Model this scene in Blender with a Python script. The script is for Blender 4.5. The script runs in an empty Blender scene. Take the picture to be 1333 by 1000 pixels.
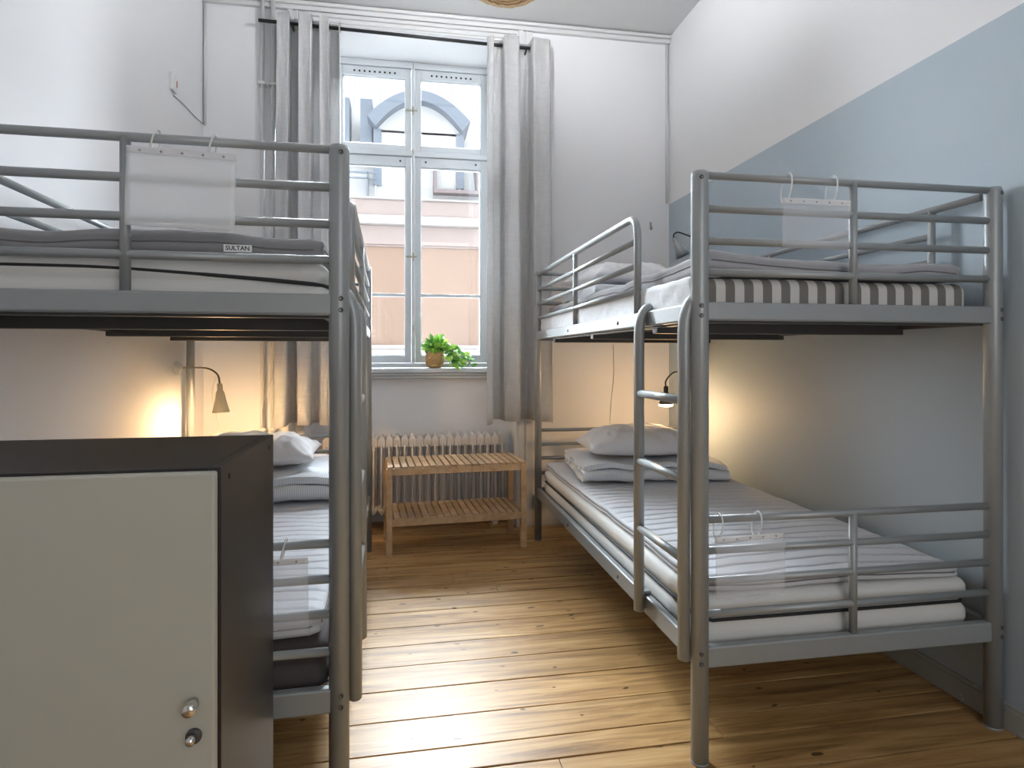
import bpy, bmesh, math, random
from math import sin, cos, pi, radians, sqrt, exp
from mathutils import Vector, Matrix, noise
random.seed(7)
S = bpy.context.scene
COL = S.collection

# ---------------------------------------------------------------- camera
cam_d = bpy.data.cameras.new('camera')
cam = bpy.data.objects.new('camera', cam_d)
COL.objects.link(cam)
cam.location = (0, 0, 1.11)
cam.rotation_euler = (radians(90), 0, radians(-9.9))
cam_d.sensor_fit = 'HORIZONTAL'
cam_d.sensor_width = 36
cam_d.lens = 805 / 1333 * 36
cam_d.shift_y = -37 / 1333
cam_d.clip_start = 0.02
S.camera = cam

# ---------------------------------------------------------------- world, exposure, lights
W = bpy.data.worlds.new('overcast_sky'); S.world = W; W.use_nodes = True
wn = W.node_tree; wn.nodes.clear()
wo = wn.nodes.new('ShaderNodeOutputWorld'); wb = wn.nodes.new('ShaderNodeBackground')
wb.inputs['Color'].default_value = (0.90, 0.95, 1.0, 1)
wb.inputs['Strength'].default_value = 1.5
wn.links.new(wb.outputs[0], wo.inputs[0])
S.view_settings.view_transform = 'Standard'
S.view_settings.look = 'None'
S.view_settings.gamma = 1
S.view_settings.exposure = 0.95
try: S.view_settings.use_curve_mapping = False
except Exception: pass

def light(name, kind, loc, power, color, rot=(0, 0, 0), **kw):
    d = bpy.data.lights.new(name, kind); d.energy = power; d.color = color
    for k, v in kw.items(): setattr(d, k, v)
    o = bpy.data.objects.new(name, d); o.location = loc; o.rotation_euler = rot
    COL.objects.link(o); return o
# area light added outside, above the view, to boost daylight through the window
light('window_daylight_boost', 'AREA', (0.06, 8.0, 5.6), 4200, (0.84, 0.92, 1.0), (radians(-48), 0, 0), shape='RECTANGLE', size=5.0, size_y=1.8)
# fill added low outside, under the sill line, to lift the ceiling
light('low_street_fill', 'AREA', (0.06, 5.4, 0.1), 300, (0.88, 0.94, 1.0), (radians(-128), 0, 0), shape='RECTANGLE', size=2.4, size_y=1.0)
light('street_side_fill', 'AREA', (-2.7, 6.7, 2.6), 620, (0.86, 0.93, 1.0), (radians(-82), 0, radians(40)), shape='RECTANGLE', size=3.0, size_y=2.8)  # side fill added outside the visible view, for the right bed and wall
light('street_side_fill', 'AREA', (3.0, 6.7, 2.6), 600, (0.86, 0.93, 1.0), (radians(-82), 0, radians(-40)), shape='RECTANGLE', size=3.0, size_y=2.8)  # matching added fill, for the left bed and wall
light('pendant_light', 'POINT', (0.425, 2.56, 2.87), 43, (0.93, 0.96, 1.0), shadow_soft_size=0.06)
light('rear_fill', 'AREA', (0.95, -1.45, 1.75), 13, (0.95, 0.97, 1.0), (radians(84), 0, 0), shape='RECTANGLE', size=1.5, size_y=2.4)  # fill added behind the camera; the rear wall is solid

# ---------------------------------------------------------------- materials
def nd(t, kind, **kw):
    n = t.nodes.new(kind)
    for k, v in kw.items():
        if k in n.inputs: n.inputs[k].default_value = v
        else: setattr(n, k, v)
    return n
def mat(name, color, rough=0.5, metal=0.0, var=0.0, vscale=8.0, bump=0.0, bscale=40.0, spec=None, sheen=0.0, bdist=0.002):
    m = bpy.data.materials.new(name); m.use_nodes = True; t = m.node_tree
    b = t.nodes['Principled BSDF']
    b.inputs['Roughness'].default_value = rough; b.inputs['Metallic'].default_value = metal
    b.inputs['Base Color'].default_value = (*color, 1)
    if spec is not None: b.inputs['Specular IOR Level'].default_value = spec
    if sheen: b.inputs['Sheen Weight'].default_value = sheen
    tc = nd(t, 'ShaderNodeTexCoord')
    if var:
        n = nd(t, 'ShaderNodeTexNoise', Scale=vscale, Detail=5.0)
        t.links.new(tc.outputs['Object'], n.inputs['Vector'])
        mx = nd(t, 'ShaderNodeMix', data_type='RGBA')
        mx.inputs[6].default_value = (*[max(0, c * (1 - var)) for c in color], 1)
        mx.inputs[7].default_value = (*[min(1, c * (1 + var)) for c in color], 1)
        t.links.new(n.outputs['Fac'], mx.inputs[0]); t.links.new(mx.outputs[2], b.inputs['Base Color'])
    if bump:
        n = nd(t, 'ShaderNodeTexNoise', Scale=bscale, Detail=4.0)
        t.links.new(tc.outputs['Object'], n.inputs['Vector'])
        bp = nd(t, 'ShaderNodeBump', Strength=bump, Distance=bdist)
        t.links.new(n.outputs['Fac'], bp.inputs['Height']); t.links.new(bp.outputs[0], b.inputs['Normal'])
    m['b'] = 1
    return m
def bsdf(m): return m.node_tree.nodes['Principled BSDF']

M = {}
M['white_wall'] = mat('white_wall_paint', (0.78, 0.78, 0.79), 0.7, var=0.03, vscale=1.5, bump=0.25, bscale=14, bdist=0.004)
M['ceiling'] = mat('ceiling_paint', (0.64, 0.64, 0.64), 0.8, var=0.02, vscale=1.2)
M['trim'] = mat('trim_gloss_paint', (0.63, 0.635, 0.63), 0.4, var=0.03, vscale=5)
M['window_paint'] = mat('window_paint', (0.56, 0.59, 0.61), 0.35, var=0.03, vscale=5)
M['metal'] = mat('grey_painted_steel', (0.315, 0.335, 0.34), 0.38, metal=0.3, var=0.04, vscale=20)
M['dark_steel'] = mat('dark_steel', (0.075, 0.073, 0.072), 0.45, metal=0.3)
M['wire'] = mat('bed_wire_steel', (0.30, 0.27, 0.24), 0.35, metal=0.8)
M['black_iron'] = mat('black_iron', (0.012, 0.012, 0.013), 0.45)
M['chrome'] = mat('chrome', (0.75, 0.74, 0.72), 0.18, metal=1.0)
M['screw'] = mat('dull_screw_steel', (0.12, 0.12, 0.12), 0.45, metal=0.6)
M['brass'] = mat('old_nickel', (0.36, 0.34, 0.28), 0.35, metal=0.7)
M['locker_black'] = mat('black_brown_laminate', (0.016, 0.014, 0.015), 0.4, var=0.25, vscale=30)
M['locker_door'] = mat('beige_grey_laminate', (0.43, 0.425, 0.365), 0.42, var=0.03, vscale=3)
M['radiator'] = mat('radiator_enamel', (0.58, 0.55, 0.52), 0.4, var=0.05, vscale=9)
M['black_dot'] = mat('black_hole', (0.01, 0.01, 0.01), 0.8)
M['white_plastic'] = mat('white_plastic', (0.72, 0.72, 0.70), 0.4)
M['red_plastic'] = mat('red_plastic', (0.45, 0.04, 0.03), 0.4)
M['cream_shade'] = mat('cream_lamp_enamel', (0.72, 0.66, 0.48), 0.4)
M['pillow'] = mat('white_cotton', (0.80, 0.80, 0.82), 0.9, bump=0.35, bscale=30, sheen=0.2, bdist=0.004)
M['mattress'] = mat('white_ticking', (0.70, 0.69, 0.66), 0.9, bump=0.2, bscale=60)
M['piping'] = mat('black_piping', (0.02, 0.022, 0.022), 0.7)
M['stripe_piping'] = mat('grey_edging', (0.18, 0.17, 0.17), 0.8)
M['brown_mattress'] = mat('dark_brown_fabric', (0.085, 0.070, 0.070), 0.9, var=0.12, vscale=12, bump=0.3, bscale=60)
M['sheet'] = mat('white_sheet', (0.72, 0.73, 0.75), 0.85, bump=0.3, bscale=18, bdist=0.006)
M['soil'] = mat('soil', (0.03, 0.02, 0.012), 0.9)
M['label_white'] = mat('label_white', (0.8, 0.8, 0.78), 0.7)
M['ink'] = mat('label_ink', (0.02, 0.02, 0.02), 0.7)
M['punch'] = mat('punch_hole_edge', (0.30, 0.30, 0.32), 0.6)
M['outlet'] = mat('outlet_plastic', (0.55, 0.52, 0.46), 0.5)

def add_wave_stripes(m, c1, c2, scale, axis='X', sharp=True, distort=0.0):
    t = m.node_tree; b = bsdf(m); tc = nd(t, 'ShaderNodeTexCoord')
    w = nd(t, 'ShaderNodeTexWave', wave_type='BANDS', bands_direction=axis, Scale=scale, Distortion=distort)
    t.links.new(tc.outputs['Object'], w.inputs['Vector'])
    r = nd(t, 'ShaderNodeValToRGB'); r.color_ramp.elements[0].color = (*c1, 1); r.color_ramp.elements[1].color = (*c2, 1)
    r.color_ramp.elements[0].position = 0.47 if sharp else 0.2; r.color_ramp.elements[1].position = 0.53 if sharp else 0.8
    t.links.new(w.outputs['Fac'], r.inputs[0]); t.links.new(r.outputs[0], b.inputs['Base Color'])
M['striped'] = mat('striped_ticking', (0.6, 0.6, 0.6), 0.9)
# wave bands: one cycle = pi/(10*scale) metres
add_wave_stripes(M['striped'], (0.19, 0.175, 0.155), (0.62, 0.60, 0.565), pi / 10 / 0.0575, 'X')
M['duvet'] = mat('striped_duvet', (0.6, 0.6, 0.6), 0.9)
add_wave_stripes(M['duvet'], (0.60, 0.63, 0.68), (0.78, 0.80, 0.83), pi / 10 / 0.009, 'X', False)
M['topper'] = mat('grey_quilted_topper', (0.36, 0.355, 0.37), 0.92, var=0.06, vscale=30, bump=0.3, bscale=70, sheen=0.15)
M['light_topper'] = mat('light_grey_topper', (0.60, 0.61, 0.645), 0.92, var=0.05, vscale=30, bump=0.3, bscale=70, sheen=0.15)
M['dark_topper'] = mat('dark_grey_topper', (0.26, 0.255, 0.265), 0.92, var=0.08, vscale=30, bump=0.3, bscale=70, sheen=0.1)

# curtain: woven linen
M['curtain'] = mat('grey_linen', (0.40, 0.40, 0.41), 0.95, sheen=0.2)
t = M['curtain'].node_tree; b = bsdf(M['curtain']); tc = nd(t, 'ShaderNodeTexCoord')
mp = nd(t, 'ShaderNodeMapping'); mp.inputs['Scale'].default_value = (220, 220, 14)
n = nd(t, 'ShaderNodeTexNoise', Scale=1.0, Detail=3.0); t.links.new(tc.outputs['Object'], mp.inputs[0]); t.links.new(mp.outputs[0], n.inputs['Vector'])
mp2 = nd(t, 'ShaderNodeMapping'); mp2.inputs['Scale'].default_value = (12, 12, 260)
n2 = nd(t, 'ShaderNodeTexNoise', Scale=1.0, Detail=3.0); t.links.new(tc.outputs['Object'], mp2.inputs[0]); t.links.new(mp2.outputs[0], n2.inputs['Vector'])
ad = nd(t, 'ShaderNodeMath', operation='ADD'); t.links.new(n.outputs['Fac'], ad.inputs[0]); t.links.new(n2.outputs['Fac'], ad.inputs[1])
r = nd(t, 'ShaderNodeValToRGB'); r.color_ramp.elements[0].color = (0.60, 0.60, 0.61, 1); r.color_ramp.elements[1].color = (0.74, 0.74, 0.745, 1)
r.color_ramp.elements[0].position = 0.35; r.color_ramp.elements[1].position = 0.65
h = nd(t, 'ShaderNodeMath', operation='MULTIPLY'); h.inputs[1].default_value = 0.5
t.links.new(ad.outputs[0], h.inputs[0]); t.links.new(h.outputs[0], r.inputs[0]); t.links.new(r.outputs[0], b.inputs['Base Color'])
tr = nd(t, 'ShaderNodeBsdfTranslucent'); tr.inputs['Color'].default_value = (0.62, 0.61, 0.60, 1)
mx = nd(t, 'ShaderNodeMixShader'); mx.inputs[0].default_value = 0.28
out = [q for q in t.nodes if q.type == 'OUTPUT_MATERIAL'][0]
t.links.new(b.outputs[0], mx.inputs[1]); t.links.new(tr.outputs[0], mx.inputs[2]); t.links.new(mx.outputs[0], out.inputs[0])

# right wall: blue below 2.13 m, white above, a straight painted edge
m = mat('two_tone_wall_paint', (0.3, 0.36, 0.42), 0.55, bump=0.25, bscale=14, bdist=0.004); M['two_tone'] = m
t = m.node_tree; b = bsdf(m); tc = nd(t, 'ShaderNodeTexCoord'); sx = nd(t, 'ShaderNodeSeparateXYZ'); t.links.new(tc.outputs['Object'], sx.inputs[0])
cmp = nd(t, 'ShaderNodeMath', operation='GREATER_THAN'); cmp.inputs[1].default_value = 2.135; t.links.new(sx.outputs[2], cmp.inputs[0])
n = nd(t, 'ShaderNodeTexNoise', Scale=1.5, Detail=4.0); t.links.new(tc.outputs['Object'], n.inputs['Vector'])
rb = nd(t, 'ShaderNodeValToRGB'); rb.color_ramp.elements[0].color = (0.37, 0.44, 0.495, 1); rb.color_ramp.elements[1].color = (0.42, 0.49, 0.545, 1); t.links.new(n.outputs['Fac'], rb.inputs[0])
mx = nd(t, 'ShaderNodeMix', data_type='RGBA'); mx.inputs[7].default_value = (0.76, 0.76, 0.765, 1)
t.links.new(cmp.outputs[0], mx.inputs[0]); t.links.new(rb.outputs[0], mx.inputs[6]); t.links.new(mx.outputs[2], b.inputs['Base Color'])

# floor boards: pine, grain along x, knots, colour per board from an attribute
def wood(name, dark, mid, light_, grain=(3, 60, 60), rough=0.4, attr=True, knots=True):
    m = bpy.data.materials.new(name); m.use_nodes = True; t = m.node_tree; b = bsdf(m)
    tc = nd(t, 'ShaderNodeTexCoord'); mp = nd(t, 'ShaderNodeMapping'); mp.inputs['Scale'].default_value = grain
    if attr:
        at = nd(t, 'ShaderNodeAttribute', attribute_name='board'); cb = nd(t, 'ShaderNodeCombineXYZ')
        ml = nd(t, 'ShaderNodeMath', operation='MULTIPLY'); ml.inputs[1].default_value = 37.0
        t.links.new(at.outputs['Fac'], ml.inputs[0])
        for i in range(3): t.links.new(ml.outputs[0], cb.inputs[i])
        av = nd(t, 'ShaderNodeVectorMath', operation='ADD'); t.links.new(tc.outputs['Object'], av.inputs[0]); t.links.new(cb.outputs[0], av.inputs[1]); src = av.outputs[0]
    else: src = tc.outputs['Object']
    t.links.new(src, mp.inputs[0])
    n = nd(t, 'ShaderNodeTexNoise', Scale=1.0, Detail=6.0, Roughness=0.65, Distortion=0.9); t.links.new(mp.outputs[0], n.inputs['Vector'])
    r = nd(t, 'ShaderNodeValToRGB'); e = r.color_ramp.elements
    e[0].position = 0.28; e[0].color = (*dark, 1); e[1].position = 0.72; e[1].color = (*light_, 1)
    q = e.new(0.5); q.color = (*mid, 1)
    t.links.new(n.outputs['Fac'], r.inputs[0]); last = r.outputs[0]
    if attr:
        mr = nd(t, 'ShaderNodeMapRange'); mr.inputs[3].default_value = 0.80; mr.inputs[4].default_value = 1.12
        t.links.new(at.outputs['Fac'], mr.inputs[0]); hv = nd(t, 'ShaderNodeHueSaturation'); t.links.new(mr.outputs[0], hv.inputs['Value']); t.links.new(last, hv.inputs['Color']); last = hv.outputs[0]
    if knots:
        mk = nd(t, 'ShaderNodeMapping'); mk.inputs['Scale'].default_value = (2.6, 5.0, 1.0); t.links.new(src, mk.inputs[0])
        n3 = nd(t, 'ShaderNodeTexNoise', Scale=9.0, Detail=2.0); t.links.new(tc.outputs['Object'], n3.inputs['Vector'])
        ms = nd(t, 'ShaderNodeVectorMath', operation='SCALE'); ms.inputs[3].default_value = 0.22; t.links.new(n3.outputs['Color'], ms.inputs[0])
        a2 = nd(t, 'ShaderNodeVectorMath', operation='ADD'); t.links.new(mk.outputs[0], a2.inputs[0]); t.links.new(ms.outputs[0], a2.inputs[1])
        v = nd(t, 'ShaderNodeTexVoronoi', voronoi_dimensions='2D', Scale=1.9); t.links.new(a2.outputs[0], v.inputs['Vector'])
        rk = nd(t, 'ShaderNodeValToRGB'); rk.color_ramp.elements[0].position = 0.050; rk.color_ramp.elements[0].color = (0.06, 0.025, 0.012, 1)
        rk.color_ramp.elements[1].position = 0.080; rk.color_ramp.elements[1].color = (1, 1, 1, 1)
        sc_ = nd(t, 'ShaderNodeSeparateColor'); t.links.new(v.outputs['Color'], sc_.inputs[0])
        lt = nd(t, 'ShaderNodeMath', operation='LESS_THAN'); lt.inputs[1].default_value = 0.45; t.links.new(sc_.outputs[0], lt.inputs[0])
        mv = nd(t, 'ShaderNodeMath', operation='MULTIPLY'); t.links.new(sc_.outputs[1], mv.inputs[0]); mv.inputs[1].default_value = 0.035
        s1 = nd(t, 'ShaderNodeMath', operation='ADD'); t.links.new(lt.outputs[0], s1.inputs[0]); t.links.new(v.outputs['Distance'], s1.inputs[1])
        s2 = nd(t, 'ShaderNodeMath', operation='ADD'); t.links.new(s1.outputs[0], s2.inputs[0]); t.links.new(mv.outputs[0], s2.inputs[1])
        t.links.new(s2.outputs[0], rk.inputs[0])
        mm = nd(t, 'ShaderNodeMix', data_type='RGBA', blend_type='MULTIPLY'); mm.inputs[0].default_value = 0.85
        t.links.new(last, mm.inputs[6]); t.links.new(rk.outputs[0], mm.inputs[7]); last = mm.outputs[2]
    t.links.new(last, b.inputs['Base Color']); b.inputs['Roughness'].default_value = rough
    if knots: b.inputs['Specular IOR Level'].default_value = 0.34
    bp = nd(t, 'ShaderNodeBump', Strength=0.12, Distance=0.002); t.links.new(n.outputs['Fac'], bp.inputs['Height']); t.links.new(bp.outputs[0], b.inputs['Normal'])
    return m
M['floor'] = wood('pine_floor_boards', (0.18, 0.090, 0.034), (0.47, 0.27, 0.10), (0.64, 0.43, 0.205), (2.2, 30, 10), 0.40)
M['bench_wood'] = wood('oiled_birch', (0.50, 0.31, 0.16), (0.64, 0.44, 0.25), (0.74, 0.54, 0.34), (14, 14, 14), 0.45, attr=True, knots=False)
M['floor_gap'] = mat('floor_gap_dirt', (0.03, 0.022, 0.016), 0.9)

# clear plastic pocket
def plastic(name, fac, col, rough):
    m = bpy.data.materials.new(name); m.use_nodes = True; t = m.node_tree; b = bsdf(m)
    b.inputs['Base Color'].default_value = (*col, 1); b.inputs['Roughness'].default_value = rough
    tp = nd(t, 'ShaderNodeBsdfTransparent'); mx = nd(t, 'ShaderNodeMixShader'); mx.inputs[0].default_value = fac
    out = [q for q in t.nodes if q.type == 'OUTPUT_MATERIAL'][0]
    t.links.new(tp.outputs[0], mx.inputs[1]); t.links.new(b.outputs[0], mx.inputs[2]); t.links.new(mx.outputs[0], out.inputs[0])
    return m
M['sleeve_milky'] = plastic('milky_plastic_film', 0.50, (0.86, 0.88, 0.90), 0.25)
M['sleeve_clear'] = plastic('clear_plastic_film', 0.22, (0.72, 0.73, 0.77), 0.25)
M['strip'] = plastic('white_plastic_strip', 0.7, (0.82, 0.82, 0.84), 0.4)
M['ring'] = plastic('clear_ring_plastic', 0.75, (0.85, 0.86, 0.86), 0.15)
m = bpy.data.materials.new('window_glass'); m.use_nodes = True; t = m.node_tree; t.nodes.clear(); M['glass'] = m
o_ = nd(t, 'ShaderNodeOutputMaterial'); tp = nd(t, 'ShaderNodeBsdfTransparent'); gl = nd(t, 'ShaderNodeBsdfGlossy'); gl.inputs['Roughness'].default_value = 0.02
tp.inputs[0].default_value = (0.97, 0.98, 0.98, 1)
fr = nd(t, 'ShaderNodeFresnel', IOR=1.45); mx = nd(t, 'ShaderNodeMixShader')
t.links.new(fr.outputs[0], mx.inputs[0]); t.links.new(tp.outputs[0], mx.inputs[1]); t.links.new(gl.outputs[0], mx.inputs[2]); t.links.new(mx.outputs[0], o_.inputs[0])

def glow(name, col, s):
    m = bpy.data.materials.new(name); m.use_nodes = True; b = bsdf(m)
    b.inputs['Emission Color'].default_value = (*col, 1); b.inputs['Emission Strength'].default_value = s; b.inputs['Base Color'].default_value = (*col, 1)
    return m
M['warm_bulb'] = glow('warm_bulb', (1.0, 0.78, 0.48), 9.0)
# leaves
m = mat('glossy_green_leaf', (0.09, 0.24, 0.03), 0.4); M['leaf'] = m
t = m.node_tree; b = bsdf(m); at = nd(t, 'ShaderNodeAttribute', attribute_name='board')
r = nd(t, 'ShaderNodeValToRGB'); e = r.color_ramp.elements; e[0].color = (0.07, 0.22, 0.05, 1); e[1].color = (0.50, 0.72, 0.09, 1); q = e.new(0.5); q.color = (0.20, 0.50, 0.07, 1)
t.links.new(at.outputs['Fac'], r.inputs[0]); t.links.new(r.outputs[0], b.inputs['Base Color'])
tr = nd(t, 'ShaderNodeBsdfTranslucent'); t.links.new(r.outputs[0], tr.inputs['Color']); mx = nd(t, 'ShaderNodeMixShader'); mx.inputs[0].default_value = 0.4
out = [q for q in t.nodes if q.type == 'OUTPUT_MATERIAL'][0]
t.links.new(b.outputs[0], mx.inputs[1]); t.links.new(tr.outputs[0], mx.inputs[2]); t.links.new(mx.outputs[0], out.inputs[0])
M['stem'] = mat('plant_stem', (0.07, 0.14, 0.03), 0.6)
M['basket'] = mat('woven_seagrass', (0.50, 0.31, 0.14), 0.8)
M['wicker'] = mat('wicker_straw', (0.50, 0.33, 0.17), 0.7, var=0.3, vscale=60)
# outside
M['plaster'] = mat('orange_plaster', (0.30, 0.205, 0.155), 0.9, var=0.14, vscale=1.2, bump=0.3, bscale=9)
M['cornice'] = mat('pale_pink_cornice', (0.34, 0.275, 0.255), 0.8, var=0.10, vscale=2.0)
M['cornice_white'] = mat('white_cornice', (0.50, 0.48, 0.47), 0.7)
M['roof'] = mat('pale_sheet_metal_roof', (0.46, 0.46, 0.46), 0.5, var=0.05, vscale=1.0)
M['roof_grey'] = mat('blue_grey_sheet_metal', (0.165, 0.19, 0.23), 0.5, var=0.08, vscale=2.0)
M['roof_pink'] = mat('pinkish_window_trim', (0.20, 0.165, 0.17), 0.6)
M['street'] = mat('street_stone', (0.30, 0.29, 0.28), 0.9, var=0.1, vscale=1)
M['dark_glass'] = mat('dark_window_glass', (0.30, 0.33, 0.36), 0.1)

# ---------------------------------------------------------------- mesh helpers
def new(): return bmesh.new()
def box(bm, x0, x1, y0, y1, z0, z1, mi=0):
    r = bmesh.ops.create_cube(bm, size=1)
    for v in r['verts']: v.co = Vector((x0 + (v.co.x + .5) * (x1 - x0), y0 + (v.co.y + .5) * (y1 - y0), z0 + (v.co.z + .5) * (z1 - z0)))
    for f in {f for v in r['verts'] for f in v.link_faces}: f.material_index = mi
    return r['verts']
def obox(bm, c, size, rot):
    r = bmesh.ops.create_cube(bm, size=1)
    for v in r['verts']: v.co = Vector(c) + rot @ Vector((v.co.x * size[0], v.co.y * size[1], v.co.z * size[2]))
    return r['verts']
def tube(bm, pts, r, n=12, closed=False, caps=True, rb=None, radii=None):
    """sweep a circle (or an ellipse r x rb) along points"""
    P = [Vector(p) for p in pts]; N = len(P); rings = []
    def tan(i):
        a = P[(i - 1) % N] if (closed or i > 0) else P[i]; b = P[(i + 1) % N] if (closed or i < N - 1) else P[i]
        return (b - a).normalized()
    t0 = tan(0); up = Vector((0, 0, 1)) if abs(t0.z) < .9 else Vector((0, 1, 0))
    u = t0.cross(up).normalized(); prev = t0
    for i in range(N):
        tt = tan(i); q = prev.rotation_difference(tt); u = (q @ u); u = (u - tt * u.dot(tt)).normalized(); w = tt.cross(u); prev = tt
        rr = radii[i] if radii else r
        rings.append([bm.verts.new(P[i] + u * rr * cos(2 * pi * k / n) + w * (rb or rr) * sin(2 * pi * k / n)) for k in range(n)])
    for i in range(N if closed else N - 1):
        a = rings[i]; b = rings[(i + 1) % N]
        for k in range(n):
            f = bm.faces.new((a[k], a[(k + 1) % n], b[(k + 1) % n], b[k])); f.smooth = True
    if caps and not closed:
        bm.faces.new(rings[0][::-1]); bm.faces.new(rings[-1])
def lathe(bm, prof, c=(0, 0, 0), n=24, axis=None, mi=0):
    """profile of (radius, height) about z through c, optionally rotated by matrix axis"""
    c = Vector(c); R = axis or Matrix.Identity(3); rings = []
    for (r, h) in prof:
        rings.append([bm.verts.new(c + R @ Vector((r * cos(2 * pi * k / n), r * sin(2 * pi * k / n), h))) for k in range(n)])
    for a, b in zip(rings, rings[1:]):
        for k in range(n):
            f = bm.faces.new((a[k], a[(k + 1) % n], b[(k + 1) % n], b[k])); f.smooth = True; f.material_index = mi
    if prof[0][0] > 1e-4: bm.faces.new(rings[0][::-1])
    if prof[-1][0] > 1e-4: bm.faces.new(rings[-1])
def arc(p0, p1, p2, n=6):
    """quadratic bend from p0 to p2 with corner p1"""
    a, b, c = Vector(p0), Vector(p1), Vector(p2)
    return [a * (1 - t) ** 2 + b * 2 * t * (1 - t) + c * t * t for t in [i / n for i in range(n + 1)]]
def link(name, bm, m, parent=None, loc=None, rz=0, bevel=0, smooth=False, solid=0, sub=0):
    me = bpy.data.meshes.new(name)
    bmesh.ops.recalc_face_normals(bm, faces=bm.faces[:]) if not solid else None
    bm.to_mesh(me); bm.free()
    for k in (m if isinstance(m, (list, tuple)) else [m]): me.materials.append(M[k] if isinstance(k, str) else k)
    if smooth:
        for p in me.polygons: p.use_smooth = True
    o = bpy.data.objects.new(name, me); COL.objects.link(o)
    if parent: o.parent = parent
    if loc: o.location = loc
    o.rotation_euler.z = rz
    if solid:
        q = o.modifiers.new('solid', 'SOLIDIFY'); q.thickness = solid; q.offset = 0
    if bevel:
        q = o.modifiers.new('bevel', 'BEVEL'); q.width = bevel; q.segments = 2; q.limit_method = 'ANGLE'; q.angle_limit = radians(50)
    if sub:
        q = o.modifiers.new('sub', 'SUBSURF'); q.levels = sub; q.render_levels = sub
    return o
def tag(o, label, cat=None, group=None, kind=None):
    if label: o['label'] = label
    if cat: o['category'] = cat
    if group: o['group'] = group
    if kind: o['kind'] = kind
    return o
def thing(name, label, cat, loc=(0, 0, 0), rz=0, group=None):
    o = bpy.data.objects.new(name, None); o.empty_display_size = .1; COL.objects.link(o)
    o.location = loc; o.rotation_euler.z = rz
    return tag(o, label, cat, group)
def struct(name, bm, m, label=None, **kw):
    o = link(name, bm, m, **kw)
    if not o.parent: tag(o, label, kind='structure')
    return o
def setattr_faces(bm, lay, faces, v):
    for f in faces: f[lay] = v
def one(fn, *a, **k):
    bm = new(); fn(bm, *a, **k); return bm

# ---------------------------------------------------------------- room shell
XL, XR, YB, YF, H = -1.18, 1.772, 3.952, -1.6, 3.27
# floor boards run left to right
bm = new(); lay = bm.faces.layers.float.new('board')
y = -1.62; rnd = random.Random(3)
widths = []
ys = [-1.62]
while ys[-1] < 4.3:
    ys.append(ys[-1] + rnd.choice([0.148, 0.156, 0.165, 0.158, 0.17]))
known = [1.50, 1.655, 1.758, 1.914, 2.086, 2.248, 2.405, 2.567, 2.716, 2.868, 3.01, 3.16]
ys = [v for v in ys if v < 1.42] + known + [v + 0.0 for v in (3.31, 3.46, 3.61, 3.77, 3.93, 4.08, 4.24, 4.40)]
slope = math.tan(radians(-0.7))
for i in range(len(ys) - 1):
    a, b_ = ys[i], ys[i + 1]
    cuts = [-1.2]; x = -1.2 + rnd.uniform(0.6, 2.6)
    if abs(a - 1.50) < .01: x = 0.42
    while x < 1.7: cuts.append(x); x += rnd.uniform(1.6, 2.8)
    cuts.append(1.79)
    g = rnd.choice([0.002, 0.0035, 0.005, 0.0065])
    for c0, c1 in zip(cuts, cuts[1:]):
        vs = box(bm, c0 + .001, c1 - .001, a + g, b_ - g * .4, -0.03, 0.0)
        for v in vs: v.co.y -= (v.co.x - 0.3) * slope
        setattr_faces(bm, lay, {f for v in vs for f in v.link_faces}, rnd.random())
struct('floor', bm, 'floor', 'worn pine floorboards running across the room with dark gaps', bevel=0.0012)
bm = new(); box(bm, -1.25, 1.85, -1.65, 4.45, -0.08, -0.006)
struct('floor', bm, 'floor_gap', 'dark subfloor between the boards')
struct('ceiling', one(box, XL - .1, XR + .1, YF - .1, YB + .1, H, H + .12), 'ceiling', 'flat white ceiling')
struct('wall_right', one(box, XR, XR + .12, YF - .1, YB + .1, -.05, H), 'two_tone', 'right wall painted blue-grey below a white band')
struct('wall_left', one(box, XL - .12, XL, YF - .1, YB + .1, -.05, H), 'white_wall', 'plain white left wall')
struct('wall_rear', one(box, XL, XR, YF - .1, YF, -.05, H), 'white_wall')
NX0, NX1, NZ = -.60, .715, 3.14       # window niche
bm = new()
box(bm, XL, NX0, YB, YB + .45, -.05, H); box(bm, NX1, XR, YB, YB + .45, -.05, H); box(bm, NX0, NX1, YB, YB + .45, NZ, H)
box(bm, NX0, NX1, YB + .27, YB + .45, -.05, .965)
struct('wall_back', bm, 'white_wall', 'back wall with the tall window niche')
# ceiling strip along the back wall, casing round the niche, skirting boards
bm = new(); box(bm, XL, XR, YB - .028, YB, H - .055, H - .028); box(bm, XL, XR, YB - .045, YB, H - .028, H - .008)
struct('trim_1', bm, 'trim', bevel=.004)
def casing(bm, x0, x1):
    w = x1 - x0
    box(bm, x0, x1, YB - .022, YB, 0.0, H - .06)
    box(bm, x0 + w * .12, x0 + w * .42, YB - .034, YB - .022, 0.18, H - .06)
    box(bm, x0 + w * .55, x0 + w * .68, YB - .030, YB - .022, 0.18, H - .06)
bm = new(); casing(bm, NX1, NX1 + .11); casing(bm, NX0 - .11, NX0)
for (z0, z1, d) in ((NZ, H - .058, .020), (NZ + .012, NZ + .03, .030), (NZ + .042, NZ + .056, .034)):
    box(bm, NX0 + .001, NX1 - .001, YB - d, YB, z0, z1)
struct('trim_2', bm, 'trim', bevel=.003)
def skirt(bm, x0, x1):
    box(bm, x0, x1, YB - .018, YB, 0, .12); box(bm, x0, x1, YB - .026, YB, .12, .155); box(bm, x0, x1, YB - .012, YB, .155, .17)
struct('baseboard_back', one(lambda b: (skirt(b, XL, NX0 - .111), skirt(b, NX1 + .111, XR))), 'trim', bevel=.004)
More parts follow.
